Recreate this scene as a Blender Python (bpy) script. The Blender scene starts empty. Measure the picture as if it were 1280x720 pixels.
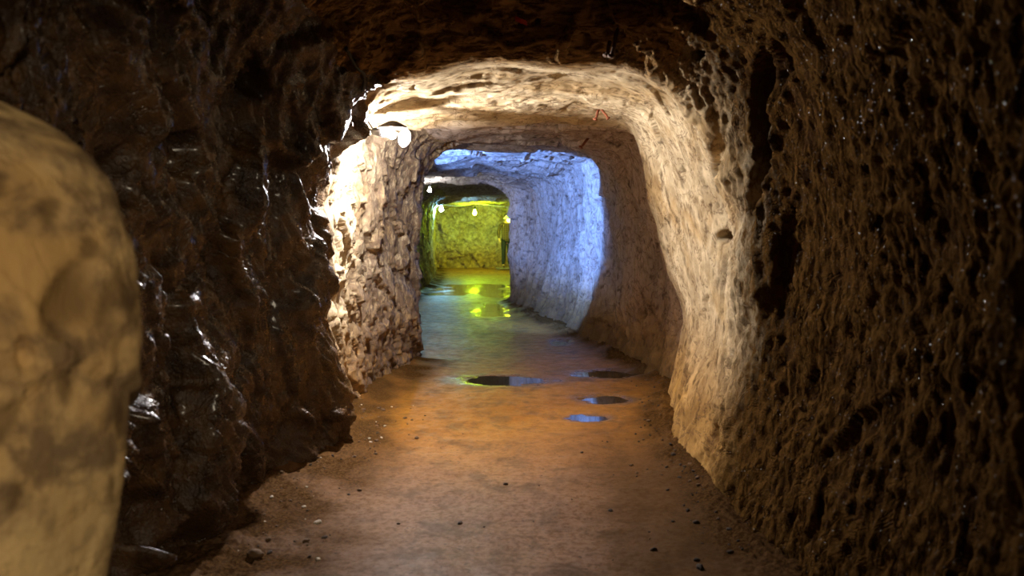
import bpy, bmesh, math, random
import numpy as np
from mathutils import Vector, Matrix
from mathutils.bvhtree import BVHTree

random.seed(7)
rng = np.random.default_rng(11)
scene = bpy.context.scene
col = scene.collection

# ------------------------------------------------------------------ camera
F = 1000.0
CAMZ = 1.55
TH = math.atan(83.0 / F)
def ray(px, py):
    u, v = (px - 640) / F, (360 - py) / F
    return Vector((u, math.cos(TH) + v * math.sin(TH), -math.sin(TH) + v * math.cos(TH)))
def at(px, py, Y):
    d = ray(px, py); k = Y / d.y
    return Vector((d.x * k, Y, CAMZ + d.z * k))
def project(P):
    y, z = P[:, 1], P[:, 2] - CAMZ
    dep = y * math.cos(TH) - z * math.sin(TH)
    up = y * math.sin(TH) + z * math.cos(TH)
    dep = np.where(dep < 0.05, 0.05, dep)
    return 640 + F * P[:, 0] / dep, 360 - F * up / dep

cd = bpy.data.cameras.new('camera')
cam = bpy.data.objects.new('camera', cd); col.objects.link(cam)
cam.location = (0, 0, CAMZ); cam.rotation_euler = (math.pi / 2 - TH, 0, 0)
cd.sensor_width = 36; cd.lens = 36 * F / 1280; cd.clip_start = 0.05; cd.clip_end = 200
cd.dof.use_dof = True; cd.dof.focus_distance = 7.5; cd.dof.aperture_fstop = 2.4
scene.camera = cam

# ------------------------------------------------------------------ numpy noise
def hsh(ix, iy, iz, seed=0):
    h = (ix.astype(np.int64) * 374761393 + iy.astype(np.int64) * 668265263 + iz.astype(np.int64) * 2147483647 + seed * 1274126177) & 0xFFFFFFFF
    h = ((h ^ (h >> 13)) * 1274126177) & 0xFFFFFFFF
    h = ((h ^ (h >> 16)) * 2246822519) & 0xFFFFFFFF
    return (h ^ (h >> 15)) & 0xFFFFFFFF
def perlin(P, seed=0):
    i = np.floor(P).astype(np.int64); f = P - i
    u = f * f * f * (f * (f * 6 - 15) + 10)
    out = np.zeros(len(P))
    for c in range(8):
        dx, dy, dz = c & 1, (c >> 1) & 1, (c >> 2) & 1
        h = hsh(i[:, 0] + dx, i[:, 1] + dy, i[:, 2] + dz, seed)
        gx = ((h & 1023) / 511.5 - 1); gy = (((h >> 10) & 1023) / 511.5 - 1); gz = (((h >> 20) & 1023) / 511.5 - 1)
        w = (u[:, 0] if dx else 1 - u[:, 0]) * (u[:, 1] if dy else 1 - u[:, 1]) * (u[:, 2] if dz else 1 - u[:, 2])
        out += w * (gx * (f[:, 0] - dx) + gy * (f[:, 1] - dy) + gz * (f[:, 2] - dz))
    return out * 1.3
def fbm(P, octv=3, seed=0, gain=0.5):
    s = np.zeros(len(P)); a = 1.0
    for o in range(octv):
        s += a * perlin(P * (2.03 ** o), seed + o * 17); a *= gain
    return s
def ridged(P, octv=3, seed=0):
    s = np.zeros(len(P)); a = 1.0
    for o in range(octv):
        s += a * (0.5 - np.abs(perlin(P * (2.1 ** o), seed + o * 13)) * 2); a *= 0.5
    return s
def facet(P, seed=0, tilt=1.0):
    """nearest cell's tilted plane: broken planar faces of hewn rock"""
    i = np.floor(P).astype(np.int64)
    best = np.full(len(P), 9e9); val = np.zeros(len(P))
    for dx in (-1, 0, 1):
        for dy in (-1, 0, 1):
            for dz in (-1, 0, 1):
                cx, cy, cz = i[:, 0] + dx, i[:, 1] + dy, i[:, 2] + dz
                h = hsh(cx, cy, cz, seed); h2 = hsh(cx, cy, cz, seed + 5)
                qx = P[:, 0] - cx - (h & 1023) / 1023.0
                qy = P[:, 1] - cy - ((h >> 10) & 1023) / 1023.0
                qz = P[:, 2] - cz - ((h >> 20) & 1023) / 1023.0
                d = qx * qx + qy * qy + qz * qz
                g = (((h2 & 255) / 127.5 - 1) * qx + (((h2 >> 8) & 255) / 127.5 - 1) * qy + (((h2 >> 16) & 255) / 127.5 - 1) * qz) * tilt
                v = g + (((h2 >> 24) & 255) / 127.5 - 1) * 0.35
                m = d < best
                best = np.where(m, d, best); val = np.where(m, v, val)
    return val
def sstep(a, b, x):
    t = np.clip((x - a) / (b - a), 0, 1); return t * t * (3 - 2 * t)
def bump(y, a, b, e):
    return sstep(a - e, a + e, y) * (1 - sstep(b - e, b + e, y))

# ------------------------------------------------------------------ tunnel sections
def m(*pts): return pts
NEARB = [(-1.0, 2.65), (0, 2.85), (.6, 2.75)]
NEARC = [(-.55, 2.75), (0, 2.85), (.6, 2.75)]
def P_(Y, px, py):
    q = at(px, py, Y); return (q.x, q.z)
SEC = []
def sec(Y, L, C, R):
    pts = []
    for p in list(L) + list(C) + list(R):
        pts.append(P_(Y, *p) if abs(p[0]) > 20 else p)
    SEC.append((Y, pts))
RN = [(1.12, 2.45), (1.3, 1.9), (1.35, 1.2), (1.3, .6), (1.22, 0)]
sec(-2.6, [(-1.3, 0), (-1.35, .6), (-1.35, 1.2), (-1.3, 1.9), (-1.1, 2.5)], NEARC, RN)
sec(0.3, [(-1.3, 0), (-1.35, .6), (-1.35, 1.2), (-1.3, 1.9), (-1.1, 2.5)], NEARC, RN)
sec(1.1, [(-1.15, 0), (-1.1, .6), (-1.02, 1.1), (-1.05, 1.5), (-1.25, 2.0)], NEARC, RN)
sec(1.4, [(-1.02, 0), (-.91, .6), (-.79, 1.2), (-.86, 1.64), (-1.25, 1.98)], NEARB, [(1.05, 2.35), (1.12, 1.75), (1.1, 1.2), (1.06, .6), (1.02, 0)])
sec(1.56, [(-1.0, 0), (-.86, .62), (-.735, 1.18), (-.80, 1.65), (-1.2, 1.98)], NEARB, [(.98, 2.35), (1.0, 1.75), (1.03, 1.2), (1.03, .6), (1.0, 0)])
sec(1.72, [(-1.15, 0), (-1.1, .55), (-1.0, 1.05), (-1.0, 1.45), (-1.3, 2.0)], NEARB, [(.98, 2.35), (1.04, 1.75), (1.1, 1.2), (1.1, .6), (1.05, 0)])
sec(2.1, [(-1.4, 0), (-1.45, .55), (-1.45, 1.1), (-1.42, 1.6), (-1.3, 2.3)], NEARC, [(1.08, 2.4), (1.32, 1.75), (1.38, 1.2), (1.32, .6), (1.2, 0)])
sec(3.2, [(-1.42, 0), (-1.5, .55), (-1.5, 1.1), (-1.45, 1.65), (-1.3, 2.3)], NEARC, [(1.12, 2.4), (1.38, 1.75), (1.44, 1.2), (1.36, .6), (1.18, 0)])
sec(3.75, [(-1.34, 0), (-1.38, .5), (-1.47, 1.1), (-1.4, 1.6), (-1.28, 2.25)], NEARC, [(1.15, 2.4), (1.42, 1.75), (1.47, 1.2), (1.36, .6), (1.12, 0)])
sec(4.05, [(-1.5, 0), (-1.52, .5), (-1.42, 1.1), (-1.35, 1.6), (-1.22, 2.2)], NEARC, [(1.15, 2.38), (1.40, 1.75), (1.44, 1.2), (1.31, .6), (1.09, 0)])
sec(4.35, [(-1.5, 0), (-1.48, .5), (-1.36, 1.1), (-1.3, 1.6), (-1.18, 2.15)], [(-.65, 2.6), (0, 2.75), (.7, 2.65)],
    [(898, 100), (938, 240), (945, 370), (922, 520), (892, 634)])
sec(4.68, [(-1.45, 0), (-1.42, .5), (-1.3, 1.1), (-1.22, 1.6), (448, 122)], [(515, 90), (640, 76), (785, 88)],
    [(868, 140), (914, 250), (922, 370), (902, 520), (880, 610)])
sec(5.05, [(-1.32, 0), (-1.28, .5), (-1.25, 1.1), (-1.2, 1.6), (440, 145)], [(500, 106), (640, 92), (785, 100)],
    [(860, 152), (900, 265), (908, 385), (880, 505), (858, 585)])
sec(5.4, [(428, 566), (423, 500), (398, 415), (402, 320), (430, 175)], [(492, 122), (640, 107), (778, 113)],
    [(845, 165), (878, 280), (892, 395), (860, 490), (840, 568)])
sec(5.9, [(442, 542), (436, 480), (420, 400), (420, 300), (437, 170)], [(498, 136), (640, 124), (768, 130)],
    [(820, 172), (848, 270), (880, 395), (848, 490), (832, 542)])
sec(6.5, [(440, 518), (436, 450), (430, 370), (438, 275), (452, 170)], [(520, 148), (640, 143), (768, 147)],
    [(800, 174), (815, 252), (838, 335), (863, 402), (828, 517)])
sec(6.85, [(452, 505), (448, 440), (444, 360), (450, 270), (468, 165)], [(530, 152), (640, 147), (764, 151)],
    [(797, 180), (815, 262), (836, 340), (855, 410), (830, 505)])
sec(7.3, [(472, 490), (466, 430), (462, 350), (470, 260), (496, 172)], [(540, 156), (640, 152), (740, 158)],
    [(1.28, 2.3), (1.5, 1.75), (1.66, 1.2), (1.72, .65), (1.5, 0)])
sec(8.0, [(498, 470), (492, 420), (490, 340), (498, 250), (526, 182)], [(560, 166), (640, 164), (720, 172)],
    [(1.18, 2.25), (1.40, 1.75), (1.54, 1.2), (1.56, .6), (1.4, 0)])
sec(8.8, [(524, 452), (526, 400), (525, 320), (528, 240), (550, 188)], [(582, 175), (640, 174), (710, 182)],
    [(1.08, 2.2), (1.26, 1.75), (1.36, 1.2), (1.38, .6), (1.24, 0)])
sec(9.15, [(-1.5, 0), (-1.5, .6), (-1.5, 1.2), (-1.5, 1.8), (-1.2, 2.25)], [(-.55, 2.47), (0, 2.47), (.65, 2.42)],
    [(1.06, 2.2), (1.23, 1.75), (1.32, 1.2), (1.32, .6), (1.18, 0)])
sec(9.85, [(-1.75, 0), (-1.85, .6), (-1.85, 1.2), (-1.8, 1.8), (-1.5, 2.3)], [(-.8, 2.47), (0, 2.46), (.75, 2.40)],
    [(755, 206), (764, 260), (772, 330), (770, 390), (752, 436)])
sec(10.08, [(-1.85, 0), (-1.95, .6), (-1.95, 1.2), (-1.9, 1.8), (-1.55, 2.33)], [(-.8, 2.48), (0, 2.48), (.8, 2.44)],
    [(1.12, 2.3), (1.24, 1.75), (1.26, 1.2), (1.2, .6), (1.02, 0)])
sec(10.35, [(-1.9, 0), (-2.0, .6), (-2.0, 1.2), (-1.95, 1.8), (-1.6, 2.35)], [(575, 188), (640, 188), (726, 194)],
    [(745, 206), (749, 250), (750, 310), (744, 380), (728, 428)])
sec(11.8, [(-2.1, 0), (-2.2, .6), (-2.2, 1.2), (-2.15, 1.8), (-1.8, 2.35)], [(560, 201), (630, 201), (685, 206)],
    [(714, 215), (722, 255), (722, 310), (712, 370), (692, 408)])
sec(13.0, [(-2.2, 0), (-2.3, .6), (-2.3, 1.2), (-2.25, 1.8), (-1.9, 2.3)], [(548, 211), (615, 211), (660, 216)],
    [(690, 226), (698, 262), (696, 310), (685, 362), (666, 396)])
sec(14.3, [(-2.2, 0), (-2.3, .6), (-2.3, 1.2), (-2.25, 1.8), (-1.9, 2.25)], [(540, 219), (600, 218), (640, 225)],
    [(668, 238), (676, 270), (674, 315), (662, 355), (648, 386)])
sec(15.4, [(-2.15, 0), (-2.2, .6), (-2.25, 1.2), (-2.2, 1.8), (-1.9, 2.2)], [(540, 226), (580, 224), (613, 228)],
    [(634, 243), (641, 275), (640, 310), (638, 345), (637, 378)])
sec(16.6, [(-2.1, 0), (-2.1, .6), (-2.15, 1.2), (-2.1, 1.8), (-1.85, 2.2)], [(-1.3, 2.42), (-.6, 2.42), (.2, 2.35)],
    [(.6, 2.2), (.8, 1.8), (.9, 1.2), (.9, .6), (.8, 0)])
sec(19.0, [(-2.0, 0), (-2.05, .6), (-2.05, 1.2), (-2.05, 1.8), (-1.85, 2.1)], [(-1.2, 2.28), (-.4, 2.3), (.6, 2.3)],
    [(1.0, 2.2), (1.2, 1.8), (1.25, 1.2), (1.25, .6), (1.2, 0)])
sec(22.5, [(-2.2, 0), (-2.22, .6), (-2.25, 1.2), (-2.2, 1.75), (-2.0, 2.05)], [(-1.2, 2.18), (-.4, 2.2), (.6, 2.2)],
    [(1.1, 2.1), (1.3, 1.8), (1.35, 1.2), (1.35, .6), (1.3, 0)])
sec(27.6, [(-2.65, 0), (-2.65, .6), (-2.65, 1.2), (-2.6, 1.7), (-2.35, 2.0)], [(-1.5, 2.08), (-.5, 2.1), (.6, 2.1)],
    [(1.1, 2.05), (1.3, 1.8), (1.35, 1.2), (1.35, .6), (1.3, 0)])
SY = np.array([s[0] for s in SEC]); SP = np.array([s[1] for s in SEC])     # (n,13,2)

def pchip(xs, ys, x):
    """monotone cubic along axis 0"""
    h = np.diff(xs); sh = (len(h),) + (1,) * (ys.ndim - 1)
    d = np.diff(ys, axis=0) / h.reshape(sh)
    mm = np.zeros_like(ys); mm[0] = d[0]; mm[-1] = d[-1]
    h0, h1 = h[:-1].reshape((-1,) + sh[1:]), h[1:].reshape((-1,) + sh[1:])
    w1, w2 = 2 * h1 + h0, h1 + 2 * h0
    ok = d[:-1] * d[1:] > 0
    a = np.where(ok, d[:-1], 1); b = np.where(ok, d[1:], 1)
    mm[1:-1] = np.where(ok, (w1 + w2) / (w1 / a + w2 / b), 0)
    k = np.clip(np.searchsorted(xs, x) - 1, 0, len(h) - 1)
    hh = h[k]; t = (x - xs[k]) / hh
    ex = (slice(None),) + (None,) * (ys.ndim - 1)
    t = t[ex]; hh = hh[ex]
    return (ys[k] * (1 + 2 * t) * (1 - t) ** 2 + mm[k] * hh * t * (1 - t) ** 2
            + ys[k + 1] * t * t * (3 - 2 * t) + mm[k + 1] * hh * t * t * (t - 1))

# rows along the tunnel, denser where the section changes or where it is near
yd = np.linspace(-2.6, 27.6, 12000)
pd = pchip(SY, SP, yd)
ds = np.sqrt((np.diff(pd, axis=0) ** 2).sum(2).max(1) + np.diff(yd) ** 2)
tol = np.where(yd[1:] < 0.8, 0.05, 0.0042 * np.maximum(yd[1:], 2.2))
cum = np.concatenate([[0], np.cumsum(ds / tol)])
NR = int(cum[-1]) + 1
ROWS = np.interp(np.linspace(0, cum[-1], NR), cum, yd)
CT = pchip(SY, SP, ROWS)                                                    # (NR,13,2)

def base_x(y):
    y = np.atleast_1d(np.asarray(y, float)); q = pchip(SY, SP[:, [0, 12], 0], y)
    return q[:, 0], q[:, 1]

SEG = [34, 34, 34, 36, 52, 46, 46, 52, 40, 40, 40, 40]
def catmull(ctrl, segs):
    """ctrl (NR,13,2) -> (NR,sum+1,2)"""
    e0 = ctrl[:, :1] + (ctrl[:, :1] - ctrl[:, 1:2]); e1 = ctrl[:, -1:] + (ctrl[:, -1:] - ctrl[:, -2:-1])
    c = np.concatenate([e0, ctrl, e1], 1); out = []
    for i, n in enumerate(segs):
        p0, p1, p2, p3 = (c[:, i + j][:, None] for j in range(4))
        t = (np.arange(n + (1 if i == len(segs) - 1 else 0)) / n)[None, :, None]
        out.append(0.5 * (2 * p1 + (p2 - p0) * t + (2 * p0 - 5 * p1 + 4 * p2 - p3) * t ** 2 + (3 * p1 - p0 - 3 * p2 + p3) * t ** 3))
    return np.concatenate(out, 1)
CT[:, 0, 1] = -0.12; CT[:, 12, 1] = -0.12
G2 = catmull(CT, SEG); NT = G2.shape[1]
G = np.stack([G2[..., 0], np.repeat(ROWS[:, None], NT, 1), G2[..., 1]], 2)
def grid_normals(G):
    a = np.gradient(G, axis=0); b = np.gradient(G, axis=1)
    n = np.cross(b, a); n /= np.linalg.norm(n, axis=2, keepdims=True) + 1e-12
    return n
N = grid_normals(G)
cx = (CT[:, 0, 0] + CT[:, 12, 0]) / 2
inward = np.stack([np.repeat(cx[:, None], NT, 1) - G[..., 0], np.zeros((NR, NT)), 1.2 - G[..., 2]], 2)
sgn = np.sign((N * inward).sum((1, 2)).mean())
N *= sgn
TT = np.repeat(np.linspace(0, 1, NT)[None], NR, 0).ravel()
iL, iR = sum(SEG[:4]) + 26, sum(SEG[:7]) + 26
tL, tR = iL / (NT - 1), iR / (NT - 1)
P = G.reshape(-1, 3); Nf = N.reshape(-1, 3); Y = P[:, 1]
left = 1 - sstep(tL - .05, tL + .03, TT); right = sstep(tR - .03, tR + .05, TT); roof = 1 - left - right

# region masks
near_left = left * bump(Y, 1.9, 5.7, .35)
lit_left = left * bump(Y, 5.8, 9.2, .3)
boulder = left * (1 - sstep(1.66, 1.85, Y))
near_right = right * (1 - sstep(4.6, 5.2, Y))
near_roof = roof * (1 - sstep(4.5, 4.8, Y))
ring = (right + roof) * bump(Y, 5.0, 6.9, .25)
deep = sstep(6.9, 7.4, Y) * (1 - lit_left)
# bedding-aligned coordinates: streaks dipping
def rot(P, ax, ang):
    R = np.array(Matrix.Rotation(ang, 3, ax)); return P @ R.T
Pl = rot(P, 'X', math.radians(52))
D = 0.07 * fbm(P / 0.8, 2, 3) * (1 - .85 * boulder - .45 * ring)
D += (0.15 * near_left + .03 * boulder + .08 * near_roof + .022 * ring + .05 * lit_left + .03 * near_right + .045 * deep) * facet(Pl / np.array([.5, .62, .34]), 21, 1.0)
D += (0.05 * near_left + .04 * lit_left + .022 * near_roof + .016 * near_right + .010 * ring + .014 * deep + .004 * boulder) * facet(Pl / np.array([.16, .24, .10]), 33, 1.0)
def soften(A, n):
    for _ in range(n):
        A = np.pad(A, 1, mode='edge')
        A = (A[1:-1, 1:-1] * 2 + A[:-2, 1:-1] + A[2:, 1:-1] + A[1:-1, :-2] + A[1:-1, 2:]) / 6
    return A
Dg = D.reshape(NR, NT)
nlg = np.clip(near_left + .5 * near_right, 0, 1).reshape(NR, NT)
D = (soften(Dg, 3) * nlg + Dg * (1 - nlg)).ravel()
st = ridged(Pl / np.array([.09, .30, .05]), 4, 51)
D += (0.030 * near_left + .012 * lit_left + .011 * near_roof + .004 * deep + .004 * ring) * st
vs = fbm(P / np.array([.055, .045, .19]), 3, 71, .6)
D += (0.024 * near_right + .010 * lit_left + .006 * deep * right) * vs
D += (.06 * deep * right) * perlin(P / np.array([1.2, .55, 2.2]), 181) + (.055 * deep * right) * ridged(P / np.array([.6, .3, 1.4]), 2, 182)
fine = fbm(P / 0.035, 2, 91)
D += (0.012 * near_right + .008 * near_left + .008 * lit_left + .005 * near_roof + .0035 * ring + .003 * deep + .002 * boulder) * fine
pit = perlin(P / np.array([.055, .055, .085]), 121)
pitm = sstep(.22, .5, pit)
D -= (0.035 * lit_left + .005 * near_right + .012 * near_left + .02 * near_roof) * pitm * sstep(-.15, .25, perlin(P / .45, 131))
crk = ridged(P / np.array([.5, .5, .6]), 2, 141)
crkm = sstep(.62, .72, crk)
D -= (.012 * ring + .012 * deep + .02 * boulder + .02 * near_right) * crkm
# broken lips across the roof: each ends a bay of the drift
wob = .12 * perlin(P / np.array([.35, 9, 9]), 161)
for yl, dep, wid in ((6.95, .045, .16), (10.0, .06, .18), (12.4, .05, .3), (15.4, .05, .3), (19.6, .05, .4)):
    q = (Y - yl - wob) / wid
    D += dep * np.exp(-q * q) * np.clip(roof + .25 * right, 0, 1)
# drill holes and hollows
pxs, pys = project(P)
HOLES = [(873, 67, 7.5, 4.0, 4.7, .16), (905, 296, 8, 4.4, 5.4, .14), (805, 394, 4.5, 6.6, 10, .14), (751, 253, 5, 8.5, 10.6, .08),
         (672, 33, 5, 3.9, 4.7, .12), (517, 106, 4, 4.4, 5.6, .07), (716, 196, 2.2, 9.8, 10.9, .1), (850, 215, 3, 4.8, 6.6, .05),
         (792, 171, 3, 6.0, 7.6, .08), (972, 80, 12, 2.5, 4.4, .12), (322, 105, 13, 2.5, 5.2, .14), (228, 190, 20, 2.4, 4.6, .16),
         (560, 6, 40, 4.0, 4.6, .09), (800, 8, 45, 4.0, 4.6, .09), (1087, 212, 9, 2.2, 3.6, .07), (455, 325, 9, 5.6, 8, .10), (30, 440, 13, 1.0, 1.7, .03)]
for hx, hy, r, y0, y1, dep in HOLES:
    asp = 1.0 if r < 12 else 1.6
    q = np.sqrt(((pxs - hx) / r) ** 2 + ((pys - hy) / (r * asp)) ** 2) if r < 30 else np.sqrt(((pxs - hx) / (r * 1.4)) ** 2 + ((pys - hy) / (r * .35)) ** 2)
    D -= dep * (1 - sstep(.6, 1.15, q)) * (Y > y0) * (Y < y1)
for hx, hy, rx, ry, y0, y1, dep in ((948, 170, 9, 120, 3.6, 4.4, .12), (896, 210, 7, 60, 4.3, 5.0, .06), (965, 90, 12, 40, 3.2, 4.3, .10), (410, 250, 9, 26, 4.8, 5.6, .08)):
    q = np.sqrt(((pxs - hx - 5 * np.sin(pys / 23)) / rx) ** 2 + ((pys - hy) / ry) ** 2)
    D -= dep * (1 - sstep(.5, 1.2, q)) * (Y > y0) * (Y < y1)
P2 = P + Nf * D[:, None]
V = P2
cav = np.clip(-(0.6 * D / .05 - .6 * fbm(P / .3, 1, 3)) * .5 + .8 * pitm + .7 * crkm * (boulder + .4 * ring + .4 * deep) + 1.0 * near_left * (1 - sstep(.12, .6, P[:, 2])) + left * bump(Y, 1.56, 1.95, .04), 0, 1)  # darkens hollows, plus painted shade at the left wall's foot and boulder edge

# ------------------------------------------------------------------ mesh helpers
def mesh_from(name, verts, quads, mat, attr=None, smooth=True):
    me = bpy.data.meshes.new(name)
    nf, k = quads.shape
    me.vertices.add(len(verts)); me.vertices.foreach_set('co', np.ascontiguousarray(verts, dtype=np.float32).ravel())
    me.loops.add(nf * k); me.loops.foreach_set('vertex_index', np.ascontiguousarray(quads, dtype=np.int32).ravel())
    me.polygons.add(nf); me.polygons.foreach_set('loop_start', np.arange(0, nf * k, k, dtype=np.int32))
    me.polygons.foreach_set('use_smooth', np.full(nf, smooth))
    me.update(calc_edges=True)
    if attr is not None:
        for an, av in attr.items():
            a = me.attributes.new(an, 'FLOAT', 'POINT'); a.data.foreach_set('value', np.ascontiguousarray(av, dtype=np.float32))
    me.materials.append(mat)
    o = bpy.data.objects.new(name, me); col.objects.link(o); return o
def grid_quads(nr, nc, c0, c1, flip=False):
    """quads of the columns c0..c1 of an nr x nc grid, re-indexed"""
    w = c1 - c0 + 1
    r = np.arange(nr - 1)[:, None]; c = np.arange(w - 1)[None]
    a = (r * w + c).ravel()
    q = np.stack([a, a + 1, a + w + 1, a + w], 1)
    return q[:, ::-1] if flip else q

# ------------------------------------------------------------------ node helper
class NT_:
    def __init__(s, name):
        s.mat = bpy.data.materials.new(name); s.mat.use_nodes = True
        s.t = s.mat.node_tree; s.t.nodes.clear()
    def n(s, typ, **kw):
        nd = s.t.nodes.new(typ)
        for k, v in kw.items():
            if k.startswith('_'): setattr(nd, k[1:], v)
            else:
                key = int(k[1:]) if k[0] == 'i' and k[1:].isdigit() else k.replace('__', ' ')
                sk = nd.inputs[key]
                if isinstance(v, bpy.types.NodeSocket): s.t.links.new(v, sk)
                else: sk.default_value = v
        return nd
    def math(s, op, a, b=0.0, c=None, clamp=False):
        nd = s.n('ShaderNodeMath', _operation=op, _use_clamp=clamp, i0=a, i1=b)
        if c is not None:
            if isinstance(c, bpy.types.NodeSocket): s.t.links.new(c, nd.inputs[2])
            else: nd.inputs[2].default_value = c
        return nd.outputs[0]
    def mix(s, fac, a, b, mode='MIX'):
        nd = s.n('ShaderNodeMix', _data_type='RGBA', _blend_type=mode)
        for i, v in ((0, fac), (6, a), (7, b)):
            if isinstance(v, bpy.types.NodeSocket): s.t.links.new(v, nd.inputs[i])
            else: nd.inputs[i].default_value = (*v, 1) if isinstance(v, tuple) and len(v) == 3 else v
        return nd.outputs[2]
    def ramp(s, x, a, b, lo=0.0, hi=1.0, smooth=True):
        nd = s.n('ShaderNodeMapRange', _interpolation_type='SMOOTHSTEP' if smooth else 'LINEAR')
        s.t.links.new(x, nd.inputs[0])
        for i, v in ((1, a), (2, b), (3, lo), (4, hi)): nd.inputs[i].default_value = v
        return nd.outputs[0]
    def noise(s, vec, scale, detail=4, rough=.55, dist=0.0):
        return s.n('ShaderNodeTexNoise', Vector=vec, Scale=scale, Detail=detail, Roughness=rough, Distortion=dist).outputs[0]
    def out(s, sh):
        s.t.links.new(sh, s.n('ShaderNodeOutputMaterial').inputs[0]); return s.mat
    def bsdf(s, **kw): return s.n('ShaderNodeBsdfPrincipled', **kw).outputs[0]

def simple(name, colr, rough=.6, metal=0.0, bump_s=0, bump_d=.3, var=.25):
    t = NT_(name)
    co = t.n('ShaderNodeTexCoord').outputs['Object']
    nz = t.noise(co, bump_s or 20, 3)
    c = t.mix(t.ramp(nz, .3, .7), tuple(x * (1 - var) for x in colr), tuple(min(1, x * (1 + var)) for x in colr))
    kw = dict(Base__Color=c, Roughness=rough, Metallic=metal)
    if bump_s: kw['Normal'] = t.n('ShaderNodeBump', Strength=bump_d, Distance=.01, Height=nz).outputs[0]
    return t.out(t.bsdf(**kw))
def emissive(name, colr, strength):
    t = NT_(name)
    return t.out(t.n('ShaderNodeEmission', Color=(*colr, 1), Strength=strength).outputs[0])

# ------------------------------------------------------------------ rock materials
def rock(name, side):
    t = NT_(name)
    pos = t.n('ShaderNodeNewGeometry').outputs['Position']
    sx = t.n('ShaderNodeSeparateXYZ', Vector=pos); x, y, z = sx.outputs
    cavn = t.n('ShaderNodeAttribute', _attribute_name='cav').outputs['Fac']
    big = t.noise(pos, 1.6, 4, .6, .4)
    med = t.noise(pos, 7.0, 5, .6, .3)
    mp = t.n('ShaderNodeMapping', Vector=pos, Scale=(2.4, 9, 9) if side == 'roof' else (9, 9, 2.4)).outputs[0]
    strk = t.noise(mp, 3.0, 6, .65, .6)
    grit = t.noise(pos, 90, 3, .65)
    pale = t.mix(t.ramp(med, .35, .68), (.48, .38, .23), (.72, .60, .39))
    ochre = t.mix(t.ramp(med, .35, .65), (.30, .17, .05), (.50, .31, .10))
    c = t.mix(t.ramp(big, .46, .68, 0, .6), pale, ochre)
    c = t.mix(t.ramp(strk, .52, .72, 0, .55), c, (.20, .13, .07))
    crack = t.ramp(t.math('ABSOLUTE', t.math('SUBTRACT', t.noise(pos, 2.6, 5, .6, 1.2), .5)), .0, .022, 1, 0)
    if side in ('right', 'roof'):
        inner = t.ramp(y, 6.75, 7.1, 0, .75)
        c = t.mix(inner, c, t.mix(t.ramp(strk, .4, .65), (.58, .50, .47), (.38, .30, .26)))  # recess colour greyed to carry its dim violet light
    # iron-stained mud towards the ground
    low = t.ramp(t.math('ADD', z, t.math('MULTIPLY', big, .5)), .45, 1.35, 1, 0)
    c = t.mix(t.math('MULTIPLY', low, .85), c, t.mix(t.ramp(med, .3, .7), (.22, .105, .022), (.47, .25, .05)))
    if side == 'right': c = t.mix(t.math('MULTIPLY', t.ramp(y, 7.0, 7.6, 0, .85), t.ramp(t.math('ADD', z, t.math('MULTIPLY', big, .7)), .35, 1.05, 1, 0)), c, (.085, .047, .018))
    c = t.mix(t.math('MULTIPLY', crack, .6), c, (.12, .07, .04))
    # wet rock and dirt of the first bay, its lack of lamplight painted in
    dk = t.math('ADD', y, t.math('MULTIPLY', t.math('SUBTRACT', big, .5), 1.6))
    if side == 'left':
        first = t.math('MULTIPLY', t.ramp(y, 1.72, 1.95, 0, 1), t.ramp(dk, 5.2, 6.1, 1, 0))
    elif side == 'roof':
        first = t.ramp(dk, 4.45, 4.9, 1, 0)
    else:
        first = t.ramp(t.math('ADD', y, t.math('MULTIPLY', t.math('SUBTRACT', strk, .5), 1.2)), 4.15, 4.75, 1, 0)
    dirt_shade = t.mix(t.ramp(med, .35, .7), (.022, .010, .003), (.10, .048, .014))
    if side == 'roof': dirt_shade = t.mix(t.ramp(strk, .4, .62), (.36, .22, .09), (.06, .03, .011))
    if side == 'right': dirt_shade = t.mix(t.ramp(strk, .42, .62), (.105, .054, .015), (.018, .008, .002))
    spk = t.ramp(t.noise(pos, 26, 6, .75), .56, .66, 0, .6)
    c = t.mix(spk, c, (.14, .08, .035))
    if side == 'left':
        c = t.mix(t.math('MULTIPLY', t.ramp(y, 5.9, 7.6, .2, .92), t.ramp(strk, .34, .56)), c, (.18, .12, .08))
        c = t.mix(t.ramp(y, 1.66, 1.8, .9, 0), c, t.mix(t.ramp(med, .40, .62), t.mix(t.ramp(big, .4, .62), (.58, .40, .18), (.42, .25, .09)), t.mix(t.ramp(med, .4, .6), (.30, .19, .08), (.14, .08, .035))))
    c = t.mix(first, c, dirt_shade)
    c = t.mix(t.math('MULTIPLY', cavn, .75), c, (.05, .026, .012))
    rough = t.math('ADD', t.ramp(grit, .35, .65, .42, .75), t.math('MULTIPLY', first, -.24 if side == 'left' else .0), clamp=True)
    gl = t.n('ShaderNodeTexVoronoi', Vector=pos, Scale=55.0)
    glint = t.math('MULTIPLY', t.ramp(gl.outputs['Distance'], .10, .22, 1, 0), t.math('GREATER_THAN', t.n('ShaderNodeSeparateXYZ', Vector=gl.outputs['Color']).outputs[0], .55))
    if side == 'left': spec = t.ramp(y, 1.9, 2.3, 0, .5)
    else:
        spec = t.math('MULTIPLY', glint, 1.0); 
        rough = t.math('MULTIPLY', t.math('MAXIMUM', rough, .62), t.math('SUBTRACT', 1.0, t.math('MULTIPLY', glint, .72)))
    vor = t.n('ShaderNodeTexVoronoi', Vector=pos, Scale=38.0).outputs['Distance']
    hgt = t.math('ADD', t.math('MULTIPLY', strk, .55 if side == 'left' else t.math('ADD', .25, t.math('MULTIPLY', first, .3))), t.math('ADD', t.math('MULTIPLY', grit, .30), t.math('ADD', t.math('MULTIPLY', vor, -.18), t.math('MULTIPLY', crack, -.35))))
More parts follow.
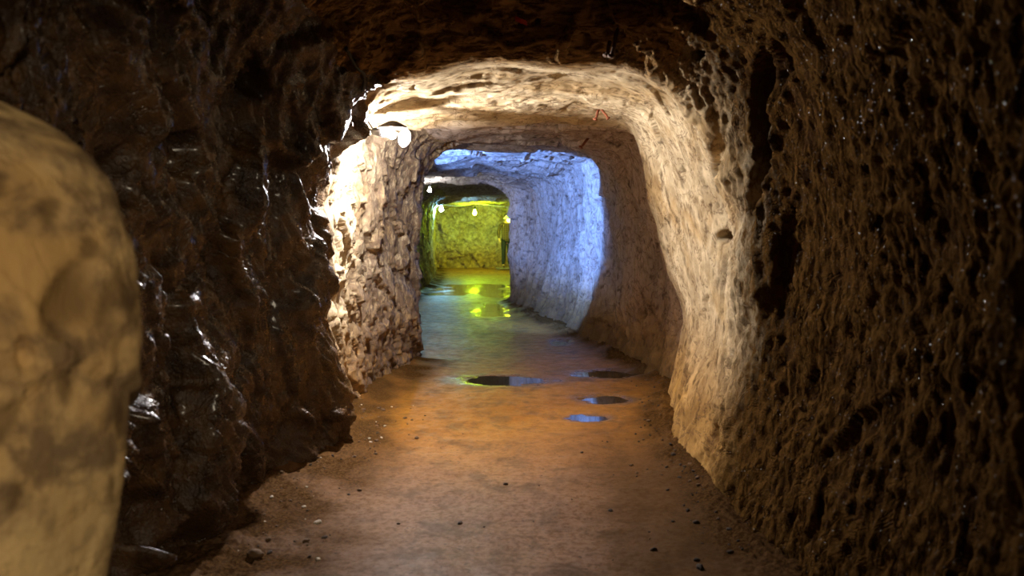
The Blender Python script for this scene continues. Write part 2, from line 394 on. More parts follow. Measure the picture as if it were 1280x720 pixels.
    bmp = t.n('ShaderNodeBump', Strength=t.math('ADD', .32, t.math('MULTIPLY', first, .3)), Distance=.03, Height=hgt).outputs[0]
    return t.out(t.bsdf(Base__Color=c, Roughness=rough, Normal=bmp, Specular__IOR__Level=spec, Coat__Weight=t.math('MULTIPLY', t.math('MULTIPLY', t.ramp(z, .45, .8, 0, 1), t.ramp(y, 2.0, 2.4, 0, 1)), t.math('MULTIPLY', first, .4 if side == 'left' else .0)), Coat__Roughness=.2))

def build_wall(name, c0, c1, side):
    g = V.reshape(NR, NT, 3)[:, c0:c1 + 1].reshape(-1, 3)
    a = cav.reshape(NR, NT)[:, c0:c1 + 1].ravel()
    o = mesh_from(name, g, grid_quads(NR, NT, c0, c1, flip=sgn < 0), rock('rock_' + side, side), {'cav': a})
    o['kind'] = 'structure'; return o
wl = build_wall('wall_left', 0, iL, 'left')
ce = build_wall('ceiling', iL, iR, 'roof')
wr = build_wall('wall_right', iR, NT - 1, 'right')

# end wall of the far chamber
def end_wall(name, Yc, x0, x1, z0, z1, nx, nz, amp, sign):
    xs, zs = np.linspace(x0, x1, nx), np.linspace(z0, z1, nz)
    X, Z = np.meshgrid(xs, zs, indexing='ij'); q = np.stack([X.ravel(), np.full(X.size, Yc), Z.ravel()], 1)
    d = amp * (facet(q / np.array([.7, 1, .6]), 5) + .5 * facet(q / np.array([.25, 1, .3]), 6) + .5 * fbm(q / .12, 2, 8)) + .25 * np.exp(-q[:, 2] / .4)
    q[:, 1] += sign * d
    o = mesh_from(name, q, grid_quads(nx, nz, 0, nz - 1, flip=sign > 0), rock('rock_' + name, 'end'), {'cav': np.clip(-d * 2, 0, .6)})
    o['kind'] = 'structure'; return o
wf = end_wall('wall_far', 27.0, -3.4, 2.0, -.3, 2.7, 220, 140, .16, -1)
wb = end_wall('wall_back', -2.45, -1.8, 1.8, -.3, 3.1, 60, 60, .05, 1)

# ------------------------------------------------------------------ floor
PUD = [  # px, py, half width, half depth (m)
    (628, 475, .40, .22), (765, 467, .34, .20), (757, 499, .20, .16), (736, 522, .14, .10), (700, 428, .12, .22)]
def gnd(px, py):
    d = ray(px, py); k = -CAMZ / d.z; return d.x * k, d.y * k
PUDW = [(*gnd(px, py), a, b) for px, py, a, b in PUD]
PUDW += [(-.85, 18.3, .85, 2.1), (-.38, 14.0, .30, 1.25)]
def floor_z(x, y):
    x = np.atleast_1d(np.asarray(x, float)); y = np.atleast_1d(np.asarray(y, float))
    q = np.stack([x, y, np.zeros_like(x)], 1)
    xl, xr = base_x(y)
    dl, dr = np.maximum(x - xl, 0), np.maximum(xr - x, 0)
    edge = np.exp(-dl / .22) + np.exp(-dr / .16)
    z = .018 * perlin(q / .9, 201) + .007 * perlin(q / .22, 202) + .002 * perlin(q / .07, 203) * (1 + 1.5 * edge)
    z += .05 * np.exp(-dl / .13) + .07 * np.exp(-dr / .13)
    rough_l = np.exp(-(dl / .45) ** 2) * bump(y, 3.0, 6.2, .4)
    z += rough_l * (.022 * fbm(q / .09, 3, 204) + .012 * facet(q / .06, 205))
    z += np.exp(-(dr / .14) ** 2) * .016 * facet(q / .05, 206)
    for cx_, cy_, a, b in PUDW:
        w = (1.0 if b > 1 else .5) * perlin(q / np.array([a * .8, b * .35, 1]), 207)
        s = np.sqrt(((x - cx_) / a) ** 2 + ((y - cy_) / b) ** 2) + w
        k = 1 - sstep(.75, 1.5, s)
        z = z * (1 - k) + k * (-.011 - .010 * (1 - sstep(0, 1.0, s)))
    return z
fy = []
yy = -2.6
while yy < 27.6:
    fy.append(yy); yy += .05 if yy < 2.6 else max(.012, .0040 * yy)
fy = np.array(fy); NX = 330
xl, xr = base_x(fy)
sxx = np.linspace(0, 1, NX)
FX = (xl - .4)[:, None] * (1 - sxx) + (xr + .4)[:, None] * sxx
FYg = np.repeat(fy[:, None], NX, 1)
fz = floor_z(FX.ravel(), FYg.ravel())
FV = np.stack([FX.ravel(), FYg.ravel(), fz], 1)
def floor_mat():
    t = NT_('packed_mud')
    pos = t.n('ShaderNodeNewGeometry').outputs['Position']
    x, y, z = t.n('ShaderNodeSeparateXYZ', Vector=pos).outputs
    edge = t.n('ShaderNodeAttribute', _attribute_name='verge').outputs['Fac']
    wet = t.n('ShaderNodeAttribute', _attribute_name='wet').outputs['Fac']
    a = t.noise(pos, 1.3, 4, .6); b = t.noise(pos, 9, 5, .65); g = t.noise(pos, 60, 4, .7); g2 = t.noise(pos, 28, 5, .7)
    c = t.mix(t.ramp(a, .38, .64), (.25, .10, .010), (.33, .14, .018))
    c = t.mix(t.ramp(b, .45, .7, 0, .5), c, (.15, .075, .022))
    c = t.mix(t.ramp(g2, .52, .68, 0, .45), c, (.12, .07, .035))
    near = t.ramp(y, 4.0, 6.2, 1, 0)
    c = t.mix(t.math('MULTIPLY', near, .55), c, t.mix(t.ramp(g2, .4, .65), (.27, .20, .17), (.09, .056, .042)))  # lilac grey up close paints in the lamp's sheen
    blot = t.noise(pos, 3.4, 5, .7, .5)
    c = t.mix(t.ramp(blot, .48, .66, 0, .6), c, (.075, .040, .016))
    spk = t.ramp(t.noise(pos, 42, 5, .75), .57, .66, 0, .75)
    c = t.mix(spk, c, (.04, .022, .012))
    rgt_shade = t.math('MULTIPLY', t.ramp(t.math('ADD', x, t.math('MULTIPLY', blot, .5)), .35, .95, 0, .75), t.ramp(y, 4.6, 6.4, 1, 0))
    c = t.mix(rgt_shade, c, (.07, .036, .012))  # shadow on the right of the near floor, painted as darker mud
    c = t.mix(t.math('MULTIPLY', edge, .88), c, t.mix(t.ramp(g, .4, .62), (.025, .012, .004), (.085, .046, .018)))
    c = t.mix(t.math('MULTIPLY', wet, .65), c, (.09, .055, .025))
    r = t.math('ADD', t.ramp(b, .3, .7, .42, .62), t.math('MULTIPLY', edge, .2), clamp=True)
    r = t.math('SUBTRACT', r, t.math('MULTIPLY', wet, .28), clamp=True)
    h = t.math('ADD', t.math('MULTIPLY', g, .35), t.math('ADD', t.math('MULTIPLY', g2, .5), b))
    bm_ = t.n('ShaderNodeBump', Strength=.28, Distance=.015, Height=h).outputs[0]
    return t.out(t.bsdf(Base__Color=c, Roughness=r, Normal=bm_, Specular__IOR__Level=t.math('MULTIPLY', t.ramp(y, 7.0, 9.5, .10, .4), t.math('MULTIPLY', t.math('SUBTRACT', 1.0, edge, clamp=True), t.math('SUBTRACT', 1.0, rgt_shade, clamp=True)))))
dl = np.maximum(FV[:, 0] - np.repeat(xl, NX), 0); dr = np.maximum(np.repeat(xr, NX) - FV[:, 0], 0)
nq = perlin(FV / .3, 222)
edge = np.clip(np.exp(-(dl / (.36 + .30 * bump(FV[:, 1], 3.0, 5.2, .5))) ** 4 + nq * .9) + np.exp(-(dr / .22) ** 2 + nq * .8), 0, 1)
wet = np.zeros(len(FV))
for cx_, cy_, a, b in PUDW:
    s = np.sqrt(((FV[:, 0] - cx_) / a) ** 2 + ((FV[:, 1] - cy_) / b) ** 2) + .3 * nq
    wet = np.maximum(wet, (1 - sstep(.9, 1.9, s)) * (.3 if b > 1 else 1))
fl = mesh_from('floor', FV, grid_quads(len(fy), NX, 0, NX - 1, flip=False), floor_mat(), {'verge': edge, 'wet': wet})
fl['kind'] = 'structure'

# ------------------------------------------------------------------ thing helpers
def tag(o, label=None, cat=None, group=None):
    if label: o['label'] = label
    if cat: o['category'] = cat
    if group: o['group'] = group
    return o
def thing(name, loc, label, cat, group=None, rotz=0):
    o = bpy.data.objects.new(name, None); col.objects.link(o); o.empty_display_size = .05
    o.location = loc; o.rotation_euler = (0, 0, rotz); return tag(o, label, cat, group)
def obj(name, bm, mat, parent=None, smooth=True):
    me = bpy.data.meshes.new(name); bm.normal_update(); bm.to_mesh(me); bm.free()
    if smooth:
        for p in me.polygons: p.use_smooth = True
    me.materials.append(mat)
    o = bpy.data.objects.new(name, me); col.objects.link(o)
    if parent: o.parent = parent
    return o
def tube(bm, pts, r, n=8, r1=None):
    pts = [Vector(p) for p in pts]; rings = []
    for i, p in enumerate(pts):
        d = (pts[min(i + 1, len(pts) - 1)] - pts[max(i - 1, 0)]).normalized()
        u = d.orthogonal().normalized() if i == 0 else (u - d * u.dot(d)).normalized()
        w = d.cross(u); rr = r if r1 is None else r + (r1 - r) * i / (len(pts) - 1)
        rings.append([bm.verts.new(p + u * rr * math.cos(2 * math.pi * k / n) + w * rr * math.sin(2 * math.pi * k / n)) for k in range(n)])
    for a, b in zip(rings, rings[1:]):
        for k in range(n): bm.faces.new((a[k], a[(k + 1) % n], b[(k + 1) % n], b[k]))
    bm.faces.new(rings[0][::-1]); bm.faces.new(rings[-1])
def lathe(bm, prof, axis_m, n=20):
    rings = []
    for r, h in prof:
        rings.append([bm.verts.new(axis_m @ Vector((r * math.cos(2 * math.pi * k / n), r * math.sin(2 * math.pi * k / n), h))) for k in range(n)])
    for a, b in zip(rings, rings[1:]):
        for k in range(n): bm.faces.new((a[k], a[(k + 1) % n], b[(k + 1) % n], b[k]))
def aim(d, loc=(0, 0, 0)):
    return Matrix.Translation(loc) @ Vector(d).to_track_quat('Z', 'Y').to_matrix().to_4x4()

# ray casting on the finished rock
def bvh(o):
    me = o.data
    co = np.empty(len(me.vertices) * 3, np.float32); me.vertices.foreach_get('co', co)
    vi = np.empty(len(me.loops), np.int32); me.loops.foreach_get('vertex_index', vi)
    return BVHTree.FromPolygons(co.reshape(-1, 3).tolist(), vi.reshape(-1, 4).tolist())
BV = {k: bvh(o) for k, o in (('left', wl), ('roof', ce), ('right', wr), ('far', wf))}
def cast(px, py, which, o=None):
    d = ray(px, py).normalized()
    h = BV[which].ray_cast(Vector((0, 0, CAMZ)) if o is None else o, d)
    return h[0], h[1]

M_iron = simple('rusty_iron', (.10, .055, .03), .7, .5, 60, .5)
M_rust = simple('red_rust', (.28, .09, .04), .8, .2, 60, .5)
M_black = simple('black_rubber', (.015, .013, .012), .5)
M_zinc = simple('dull_zinc', (.55, .52, .48), .4, .8, 30, .1)
M_enam = simple('dark_enamel', (.05, .042, .035), .55, 0, 30, .1)
M_china = simple('white_porcelain', (.75, .73, .68), .35)

def bulb_w(W, r): return W / (4 * math.pi ** 2 * r * r)
def bulb_mesh(bm, axis_m, r):
    """pear bulb: neck at 0, growing along +z"""
    prof = [(.001, 0)] + [(r * .42, .0), (r * .45, r * .5), (r * .8, r * 1.2)]
    for k in range(0, 9):
        a = -.35 + k * (math.pi / 2 + .35) / 8
        prof.append((max(r * math.cos(a), .0004), r * 2.0 + r * math.sin(a)))
    lathe(bm, prof, axis_m, 16)

# ------------------------------------------------------------------ lamps
def hanging_bulb(name, pos, colr, W, r, label, cat, drop=.10, group=None, shade=None):
    """bulb centre at pos, socket above it, short flex above the socket"""
    t = thing(name, pos + Vector((0, 0, -3 * r)), label, cat, group)
    up = 3 * r
    bm = bmesh.new(); bulb_mesh(bm, Matrix.Translation((0, 0, up + 2 * r)) @ Matrix.Rotation(math.pi, 4, 'X'), r)
    obj('bulb', bm, emissive(name + '_glow', colr, bulb_w(W, r)), t)
    bm = bmesh.new(); lathe(bm, [(.001, up + 2 * r), (r * .55, up + 2 * r), (r * .62, up + 2.2 * r), (r * .62, up + 3.6 * r), (r * .3, up + 4.0 * r), (.001, up + 4.0 * r)], Matrix(), 14)
    obj('socket', bm, M_black, t)
    bm = bmesh.new(); tube(bm, [(0, 0, up + 3.9 * r), (.002, 0, up + 4 * r + drop * .5), (0, .002, up + 4 * r + drop)], .004, 6)
    obj('flex', bm, M_black, t)
    if shade:
        bm = bmesh.new(); lathe(bm, [(r * .7, up + 3.4 * r), (r * 1.0, up + 3.2 * r), (shade, up + .8 * r), (shade * 1.03, up + .8 * r), (r * 1.1, up + 3.35 * r)], Matrix(), 24)
        obj('lamp_shade', bm, M_china, t)
    return t

# main work lamp on the left wall, on an arm that leaves the rock
LP = at(491, 169, 5.8)
t = thing('wall_lamp', LP, 'glaring bare white work lamp fixed high on the left wall under the arch', 'lamp')
h, hn = BV['left'].ray_cast(LP, Vector((-1, .25, .22)).normalized())[:2]
if h is None: h = LP + Vector((-.3, .1, .1))
b = h - LP; ax = (-b).normalized()
bm = bmesh.new(); bulb_mesh(bm, aim(ax, -ax * .06), .028)
obj('bulb', bm, emissive('work_lamp_glow', (1.0, .94, .93), bulb_w(250, .028)), t)
bm = bmesh.new(); lathe(bm, [(.001, -.065), (.026, -.065), (.028, -.10), (.028, -.15), (.014, -.165), (.001, -.165)], aim(ax), 18)
obj('socket', bm, M_black, t)
bm = bmesh.new(); tube(bm, [-ax * .16, -ax * .16 + (b + ax * .16) * .6 + Vector((0, 0, .02)), b * 1.08], .011, 8)
obj('bracket', bm, M_zinc, t)
bm = bmesh.new()
dax = Vector((math.cos(math.radians(51)), math.sin(math.radians(51)), -.10)).normalized()
lathe(bm, [(max(.132 * math.sin(math.radians(q)), .0005), .132 * math.cos(math.radians(q))) for q in range(0, 32, 3)], aim(dax), 28)
rf = obj('blocker_dish', bm, M_enam, t)  # dark dish shaped to block the lamp from the recess beyond
bm = bmesh.new(); lathe(bm, [(.001, .10), (.03, .098), (.10, .062), (.108, .048)], Matrix(), 24); obj('blocker_hood', bm, M_enam, t)  # hood added to keep the lamp off the roof above it
bm = bmesh.new(); tube(bm, [-ax * .13, Vector((-.05, .10, .06)), dax * .134], .006, 6); obj('blocker_arm', bm, M_zinc, t)
bm = bmesh.new()
up = Vector((0, 0, 1))
tube(bm, [-ax * .15 + Vector((0, 0, .01)), -ax * .2 + up * .07, b * .9 + up * .10, b * 1.0 + up * .20 + Vector((.01, -.1, 0)), b * 1.05 + up * .28 + Vector((0, -.25, 0))], .006, 8)
obj('cable', bm, M_black, t)

W2 = at(537, 238, 14.8)
hanging_bulb('hanging_lamp', W2, (.85, .92, 1.0), 18, .03, 'small cool white bulb hanging beside the dark left corner, nearest of the far lamps', 'lamp', .12)
W3 = at(551.5, 262, 22.3)
hanging_bulb('hanging_lamp', W3, (.28, .68, 1.0), 80, .055, 'bluish white bulb hanging by the teal rock on the left of the far chamber', 'lamp', .10)
W4 = at(593.5, 266.5, 24.6)
hanging_bulb('hanging_lamp', W4, (.60, 1.0, .012), 115, .055, 'glowing yellow bulb hanging from the cord in the middle of the far chamber', 'lamp', .02)
W5 = at(636.0, 275.5, 24.9)
hanging_bulb('hanging_lamp', W5, (.80, 1.0, .02), 30, .055, 'bright yellow bulb under a white shade in front of the standing person', 'lamp', .10, None, .17)
# the cord strung across the far chamber
bm = bmesh.new()
e0, _ = BV['left'].ray_cast(W4 + Vector((0, 0, .2)), Vector((-1, 0, .05)).normalized())[:2]
e1, _ = BV['right'].ray_cast(W4 + Vector((0, 0, .2)), Vector((1, 0, -.02)).normalized())[:2]
top = W4 + Vector((0, 0, .29))
e0 = e0 or top + Vector((-1.2, 0, .1)); e1 = e1 or top + Vector((2, 0, 0))
pts = []
for k in range(25):
    s = k / 24
    p = e0.lerp(top, s * 2) if s < .5 else top.lerp(e1, s * 2 - 1)
    p = p - Vector((0, 0, .05 * math.sin(2 * math.pi * s) ** 2)); pts.append(p)
tube(bm, pts, .013, 6)
cord = obj('lamp_cord', bm, simple('pale_flex', (.7, .68, .5), .5))
tag(cord, 'pale lamp cord strung across the far yellow chamber under its roof', 'cord')

# ------------------------------------------------------------------ puddles
def water_mat(name, tint, rgh, wave):
    t = NT_(name)
    pos = t.n('ShaderNodeNewGeometry').outputs['Position']
    mp = t.n('ShaderNodeMapping', Vector=pos, Scale=(.5, 3.0, 1)).outputs[0]
    nb = t.n('ShaderNodeBump', Strength=wave, Distance=.02, Height=t.noise(mp, 6, 4, .55, .6)).outputs[0]
    return t.out(t.bsdf(Base__Color=(*tint, 1), Roughness=rgh, Specular__IOR__Level=.9, Normal=nb, Coat__Weight=.6, Coat__Roughness=rgh))
M_water = water_mat('still_water', (.03, .02, .012), .03, .02)
M_pool = water_mat('rippled_water', (.03, .03, .02), .07, .5)
PL = ['long still puddle in the middle of the path mirroring the far yellow light', 'narrow puddle below the dark hollow of the right wall, farthest right',
      'small puddle in the path just beyond the brightest shallow puddle', 'shallow pale puddle shining on the orange mud, nearest the camera',
      'tiny puddle by the foot of the blue lit wall', 'wide shallow pool across the floor in front of the far chamber', 'rippled pool at the foot of the grey rock pillar glinting yellow green']
for i, ((cx_, cy_, a, b), lab) in enumerate(zip(PUDW, PL)):
    n = 64; ang = np.linspace(0, 2 * math.pi, n, endpoint=False)
    rr = []
    for an in ang:
        s = np.linspace(.2, 1.5, 60)
        q = np.stack([cx_ + a * s * math.cos(an), cy_ + b * s * math.sin(an), np.zeros(60)], 1)
        z = floor_z(q[:, 0], q[:, 1]); over = np.where(z > -.0085)[0]
        rr.append(s[over[0]] + .02 if len(over) else 1.5)
    bm = bmesh.new(); prev = None; c0 = bm.verts.new((0, 0, -.0085))
    rings = []
    for f in (.5, 1.0):
        rings.append([bm.verts.new((a * r * f * math.cos(an), b * r * f * math.sin(an), -.0085)) for an, r in zip(ang, rr)])
    for k in range(n):
        k1 = (k + 1) % n
        bm.faces.new((c0, rings[0][k], rings[0][k1])); bm.faces.new((rings[0][k], rings[1][k], rings[1][k1], rings[0][k1]))
    o = obj('puddle', bm, M_water if i < 5 else M_pool); o.location = (cx_, cy_, 0)
    tag(o, lab, 'puddle')

# ------------------------------------------------------------------ loose stones
def stone_mesh(seed, flat):
    bm = bmesh.new(); bmesh.ops.create_icosphere(bm, subdivisions=3, radius=1)
    co = np.array([v.co[:] for v in bm.verts])
    d = 1 + .28 * facet(co * 1.1 + seed * 7.3, seed) + .06 * fbm(co * 3, 2, seed)
    for v, k in zip(bm.verts, d): v.co = Vector((v.co.x * k, v.co.y * k * .8, v.co.z * k * flat))
    return bm
M_st = [simple('dark_stone', (.05, .03, .018), .75, 0, 25, .5), simple('brown_stone', (.13, .07, .028), .75, 0, 25, .5), simple('pale_stone', (.55, .47, .36), .6, 0, 25, .5)]
KIND = []
for k, (mi, flat) in enumerate(((0, .55), (0, .7), (1, .6), (1, .75), (2, .55))):
    o = obj('stone', stone_mesh(k + 1, flat), M_st[mi]); KIND.append(o)
usedk = set()
SPOTS = []
def stone(k, x, y, r, lab, group=None):
    if any((x - a) ** 2 + (y - b) ** 2 < (r + c + .004) ** 2 for a, b, c in SPOTS): return
    SPOTS.append((x, y, r))
    o = KIND[k] if k not in usedk else KIND[k].copy()
    if k in usedk: col.objects.link(o)
    usedk.add(k)
    o.location = (x, y, float(floor_z(x, y)[0]) + r * .22); o.scale = (r, r, r)
    o.rotation_euler = (random.uniform(-.2, .2), random.uniform(-.2, .2), random.uniform(0, 6.28))
    if 'group' in o: del o['group']
    tag(o, lab, 'stone', group); return o
SOLO = [(0, 575, 654, .015, 'dark flat stone alone in the middle of the near path'), (0, 763, 639, .015, 'dark stone lying right of the middle of the near path'),
        (1, 817, 688, .015, 'dark stone on the near path closest to the right wall'), (4, 397, 651, .020, 'pale white stone chip lying in the rough dirt on the left'),
        (4, 380, 634, .013, 'small pale chip lying just beyond the pale white chip on the left'), (2, 320, 700, .035, 'brown stone at the bottom left near the dark ridge'),
        (1, 632, 605, .013, 'tiny dark pebble alone on the orange path'), (0, 727, 567, .013, 'tiny dark pebble on the path, nearest beyond it the pale puddle'),
        (1, 875, 712, .020, 'dark stone at the very bottom by the right wall')]
for k, px, py, r, lab in SOLO: stone(k, *gnd(px, py), r, lab)
n = 0
while n < 120:
    y = 3.5 + (random.random() ** 1.3) * 4.2
    _, xr_ = base_x(y); x = xr_[0] - .03 - abs(random.gauss(0, .10)) - (random.random() < .12) * random.uniform(0, .4)
    k = random.choice((0, 0, 1, 1, 2, 3)); r = random.choice((.005, .007, .008, .010, .014)) * random.uniform(.8, 1.2)
    stone(k, x, y, r, 'small pebble in the line of rubble along the foot of the right wall', 'pebbles along the right wall'); n += 1
n = 0
while n < 130:
    y = 3.5 + random.random() * 3.2
    xl_, _ = base_x(y); x = xl_[0] + .06 + abs(random.gauss(0, .28))
    if x > -.55: continue
    k = random.choice((0, 1, 2, 2, 3, 3, 4)) if random.random() < .8 else 3; r = random.choice((.005, .006, .008, .010, .015)) * random.uniform(.8, 1.2)
    if k == 4: r = min(r, .012)
    stone(k, x, y, r, 'small stone in the rough dirt along the foot of the left wall', 'stones along the left wall'); n += 1
for i in range(40):
    y = 3.5 + random.random() * 5; x = random.uniform(-.5, .75)
    stone(random.choice((0, 1)), x, y, random.uniform(.003, .006), 'tiny dark grit stone scattered on the trodden path', 'grit on the path')
for k in range(5):
    if k not in usedk: bpy.data.objects.remove(KIND[k])

# ------------------------------------------------------------------ iron in the roof and walls
def rod(px, py, which, px2, py2, r, name, mat, label, head=False):
    hit, nn = cast(px, py, which)
    if hit is None: print('no hit', label); return
    tip = at(px2, py2, hit.y - .02)
    d = tip - hit; t = thing(name, hit, label, 'spike')
    bm = bmesh.new(); tube(bm, [-d * .25, d * .3, d * .7 + Vector((r * .3, 0, 0)), d], r, 8, r * .85)
    obj('shank', bm, mat, t)
    bm = bmesh.new(); tube(bm, [d * .97, d * 1.06], r * 1.7, 8); obj('spike_head', bm, mat, t)
rod(771, 40, 'roof', 764, 70, .012, 'iron_spike', M_iron, 'long dark iron spike driven into the near roof above the arch')
rod(762, 53, 'roof', 758, 69, .012, 'iron_spike', M_iron, 'short dark iron spike beside the long spike in the near roof')
rod(748, 137, 'roof', 744, 149, .011, 'rusty_bolt', M_rust, 'upright rusty bolt in the bright roof above the inner arch')
rod(752, 137, 'roof', 760, 148, .010, 'rusty_bolt', M_rust, 'slanting rusty bolt beside the upright one in the bright roof')
rod(735, 173, 'roof', 726, 184, .013, 'rusty_bolt', M_rust, 'rusty bolt stub in the shaded roof beyond the bright arch')
pts = []
for px, py in ((431, 58), (437, 70), (446, 82), (453, 90), (456, 101), (455, 112)):
    hh = None
    for wn in ('left', 'roof'):
        q, nn = cast(px, py, wn)
        if q is not None and (hh is None or q.y < hh[0].y): hh = (q, nn)
    if hh:
        nn = hh[1] if hh[1].y < 0 else -hh[1]
        pts.append(hh[0] + nn * .012)
if len(pts) > 2:
    ym = sorted(p.y for p in pts)[len(pts) // 2]
    pts = [p for p in pts if abs(p.y - ym) < .8]
    bm = bmesh.new(); tube(bm, pts, .010, 8)
    tag(obj('cable', bm, M_black), 'black cable running down the dark rock above the work lamp', 'cable')

bm = bmesh.new(); gr = []
for i in range(12):
    row = []
    for j in range(4):
        q, nn = cast(644 + i * 1.35, 20 + i * .55 + j * 2.0 + (1.2 if i in (0, 5, 11) else 0), 'roof')
        if q is not None: row.append(bm.verts.new(q - (q - Vector((0, 0, CAMZ))).normalized() * .012))
    if len(row) == 4: gr.append(row)
for p_, q_ in zip(gr, gr[1:]):
    for j in range(3): bm.faces.new((p_[j], q_[j], q_[j + 1], p_[j + 1]))
tag(obj('paint_mark', bm, simple('red_paint', (.45, .03, .015), .6)), 'short red paint mark on the dark near roof above the arch', 'paint mark')

# ------------------------------------------------------------------ person
def skin(name, joints, edges, mat, parent, sub=2, shape=None):
    me = bpy.data.meshes.new(name); me.from_pydata([j[0] for j in joints], edges, [])
    o = bpy.data.objects.new(name, me); col.objects.link(o)
    mo = o.modifiers.new('s', 'SKIN'); mo.use_smooth_shade = True
    sv = me.skin_vertices[0].data
    for i, j in enumerate(joints):
        r = j[1]; sv[i].radius = r if isinstance(r, tuple) else (r, r); sv[i].use_root = i == 0
    o.modifiers.new('u', 'SUBSURF').levels = sub
    dg = bpy.context.evaluated_depsgraph_get(); dg.update()
    nm = bpy.data.meshes.new_from_object(o.evaluated_get(dg)); o.modifiers.clear(); o.data = nm
    if shape:
        for v in nm.vertices: v.co = shape(v.co)
    for p in nm.polygons: p.use_smooth = True
    nm.materials.clear(); nm.materials.append(mat); o.parent = parent; return o
PX, PYY = at(633.2, 337, 25.9).x, 25.9
pz = .07
pl_t = thing('plank_step', (PX - .02, PYY + .05, 0), 'low wooden plank step under the standing person in the far chamber', 'step')
fz0 = float(floor_z(PX, PYY)[0])
def box(bm, x0, x1, y0, y1, z0, z1):
    q = bmesh.ops.create_cube(bm, size=1)['verts']
    for v in q: v.co = Vector((x0 + (v.co.x + .5) * (x1 - x0), y0 + (v.co.y + .5) * (y1 - y0), z0 + (v.co.z + .5) * (z1 - z0)))
M_wood = simple('grey_wood', (.30, .24, .14), .7, 0, 14, .4)
bm = bmesh.new(); box(bm, -.32, .34, -.22, .22, .035 + fz0, .07 + fz0); bmesh.ops.bevel(bm, geom=bm.edges[:], offset=.006, segments=2, affect='EDGES'); obj('plank', bm, M_wood, pl_t, False)
for xx in (-.24, .24):
    bm = bmesh.new(); box(bm, xx - .04, xx + .04, -.2, .2, fz0 - .02, .036 + fz0); obj('bearer', bm, M_wood, pl_t, False)
pt = thing('person', (PX, PYY, .078 + fz0), 'person standing at the far end in a checked shirt and dark trousers', 'person', None, .25)
M_skin = simple('skin_tone', (.55, .33, .22), .5, 0, 40, .05, .08)
M_hair = simple('dark_hair', (.04, .025, .015), .6, 0, 60, .4)
M_trs = simple("dark_denim", (.018, .02, .026), .8, 0, 60, .2)
M_shoe = simple('brown_leather', (.10, .06, .03), .5, 0, 40, .1)
def check_mat():
    t = NT_('checked_flannel'); co = t.n('ShaderNodeTexCoord').outputs['Object']
    x, y, z = t.n('ShaderNodeSeparateXYZ', Vector=co).outputs
    def band(v): return t.math('GREATER_THAN', t.math('FRACT', t.math('MULTIPLY', v, 14.0)), .55)
    c = t.mix(band(z), (.085, .05, .035), (.022, .008, .008)); c2 = t.mix(band(x), (.11, .07, .055), (.022, .009, .008))
    return t.out(t.bsdf(Base__Color=t.mix(.5, c, c2), Roughness=.85))
J = [((0, 0, .92), (.15, .10)), ((0, 0, 1.12), (.135, .09)), ((0, -.005, 1.30), (.165, .10)), ((0, 0, 1.42), (.09, .075)), ((0, -.01, 1.50), .052), ((0, -.02, 1.56), (.065, .075)), ((0, -.02, 1.63), (.072, .088)), ((0, -.015, 1.69), .055)]
E = [(i, i + 1) for i in range(7)]
arm = {}
for sx in (-1, 1):
    i = len(J); el = (sx * .27, .02, 1.13); wr_ = (sx * .265, -.10, .90)
    J += [((sx * .185, 0, 1.385), .056), (el, .042), (wr_, .028), ((sx * .262, -.125, .835), (.036, .020))]
    E += [(3, i), (i, i + 1), (i + 1, i + 2), (i + 2, i + 3)]
    for f in range(4):
        k = len(J); off = (f - 1.5) * .016; ln = (.065, .078, .072, .055)[f]
        J += [((sx * (.262 + .003), -.135 + off * .9, .795), .0085), ((sx * .255, -.14 + off, .795 - ln * .6), .0078), ((sx * .245, -.135 + off, .795 - ln), .0065)]
        E += [(i + 3, k), (k, k + 1), (k + 1, k + 2)]
    k = len(J); J += [((sx * .245, -.165, .845), .010), ((sx * .238, -.185, .81), .008)]; E += [(i + 3, k), (k, k + 1)]
    i = len(J); J += [((sx * .09, 0, .84), .088), ((sx * .10, -.01, .48), .058), ((sx * .105, .015, .10), .038), ((sx * .115, -.05, .035), (.036, .03)), ((sx * .125, -.15, .025), (.036, .022))]
    E += [(0, i), (i, i + 1), (i + 1, i + 2), (i + 2, i + 3), (i + 3, i + 4)]
def face(v):
    if v.z > 1.5:
        if v.y < -.07 and abs(v.x) < .02 and 1.585 < v.z < 1.625: v.y -= .018 * (1 - abs(v.x) / .02)
        if v.y < -.06 and .015 < abs(v.x) < .045 and 1.62 < v.z < 1.65: v.y += .007
    return v
body = skin('body', J, E, M_skin, pt, 2, face)
SJ = [((0, 0, .80), (.19, .14)), ((0, 0, .95), (.182, .132)), ((0, 0, 1.12), (.155, .112)), ((0, -.005, 1.30), (.18, .115)), ((0, 0, 1.42), (.10, .085)), ((0, -.005, 1.475), .062)]
SE = [(0, 1), (1, 2), (2, 3), (3, 4), (4, 5)]
for sx in (-1, 1):
    i = len(SJ); SJ += [((sx * .19, 0, 1.39), .068), ((sx * .272, .02, 1.13), .054), ((sx * .267, -.085, .93), .042)]; SE += [(4, i), (i, i + 1), (i + 1, i + 2)]
skin('shirt', SJ, SE, check_mat(), pt)
TJ = [((0, 0, .97), (.160, .110))]; TE = []
for sx in (-1, 1):
    i = len(TJ); TJ += [((sx * .09, 0, .84), .100), ((sx * .10, -.01, .48), .074), ((sx * .105, .012, .08), .066)]; TE += [(0, i), (i, i + 1), (i + 1, i + 2)]
skin('trousers', TJ, TE, M_trs, pt)
for sx in (-1, 1):
    skin('shoe', [((sx * .105, .03, .045), (.045, .045)), ((sx * .115, -.06, .042), (.046, .038)), ((sx * .125, -.16, .032), (.044, .03))], [(0, 1), (1, 2)], M_shoe, pt)
def hairs(v): return v
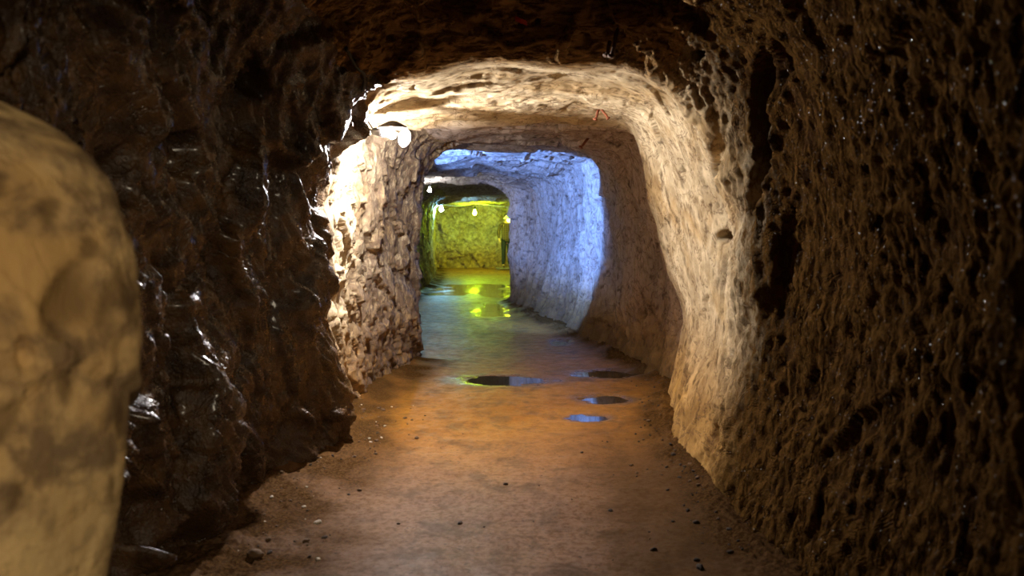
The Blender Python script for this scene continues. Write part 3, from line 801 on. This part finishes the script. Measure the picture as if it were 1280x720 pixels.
skin('hair', [((0, .035, 1.62), (.075, .06)), ((0, .02, 1.69), (.078, .07)), ((0, -.04, 1.725), (.062, .035))], [(0, 1), (1, 2)], M_hair, pt)
for sx in (-1, 1):
    bm = bmesh.new(); bmesh.ops.create_uvsphere(bm, u_segments=12, v_segments=8, radius=.011)
    e = obj('eye', bm, simple('eye_white', (.6, .58, .55), .2), pt); e.location = (sx * .03, -.094, 1.635)
    bm = bmesh.new(); bmesh.ops.create_icosphere(bm, subdivisions=2, radius=.022)
    e = obj('ear', bm, M_skin, pt); e.location = (sx * .078, -.012, 1.625); e.scale = (.35, .7, 1.2)
bm = bmesh.new(); tube(bm, [(-.026, -.098, 1.565), (0, -.108, 1.562), (.026, -.098, 1.565)], .006, 6)
obj('mouth', bm, simple('lips', (.35, .13, .10), .5), pt)

def light(name, kind, loc, energy, colr, size=.1, target=None, cone=60, blend=.4):
    ld = bpy.data.lights.new(name, kind); ld.energy = energy; ld.color = colr
    if kind in ('POINT', 'SPOT'): ld.shadow_soft_size = size
    o = bpy.data.objects.new(name, ld); col.objects.link(o); o.location = loc
    if kind == 'SPOT':
        ld.spot_size = math.radians(cone); ld.spot_blend = blend
        o.rotation_euler = (Vector(target) - Vector(loc)).to_track_quat('-Z', 'Y').to_euler()
    return o
light('blue_lamp', 'SPOT', (-1.5, 9.6, 1.95), 1300, (.14, .32, 1.0), .06, (.65, 12.0, 1.6), 76, .3)
light('entrance_lamp', 'SPOT', (.5, -.9, 1.9), 175, (1.0, .84, .60), .10, (-.85, 1.5, 1.25), 40, .5)
light('entrance_fill', 'POINT', (.1, -1.6, 2.3), 2.6, (1.0, .68, .35), .3)

# ------------------------------------------------------------------ world
w = bpy.data.worlds.new('dark'); scene.world = w; w.use_nodes = True
w.node_tree.nodes['Background'].inputs[0].default_value = (.02, .012, .006, 1)
w.node_tree.nodes['Background'].inputs[1].default_value = .3

scene.view_settings.view_transform = 'Standard'
scene.view_settings.look = 'None'
scene.view_settings.exposure = 0
scene.cycles.max_bounces = 6
scene.cycles.sample_clamp_indirect = 6
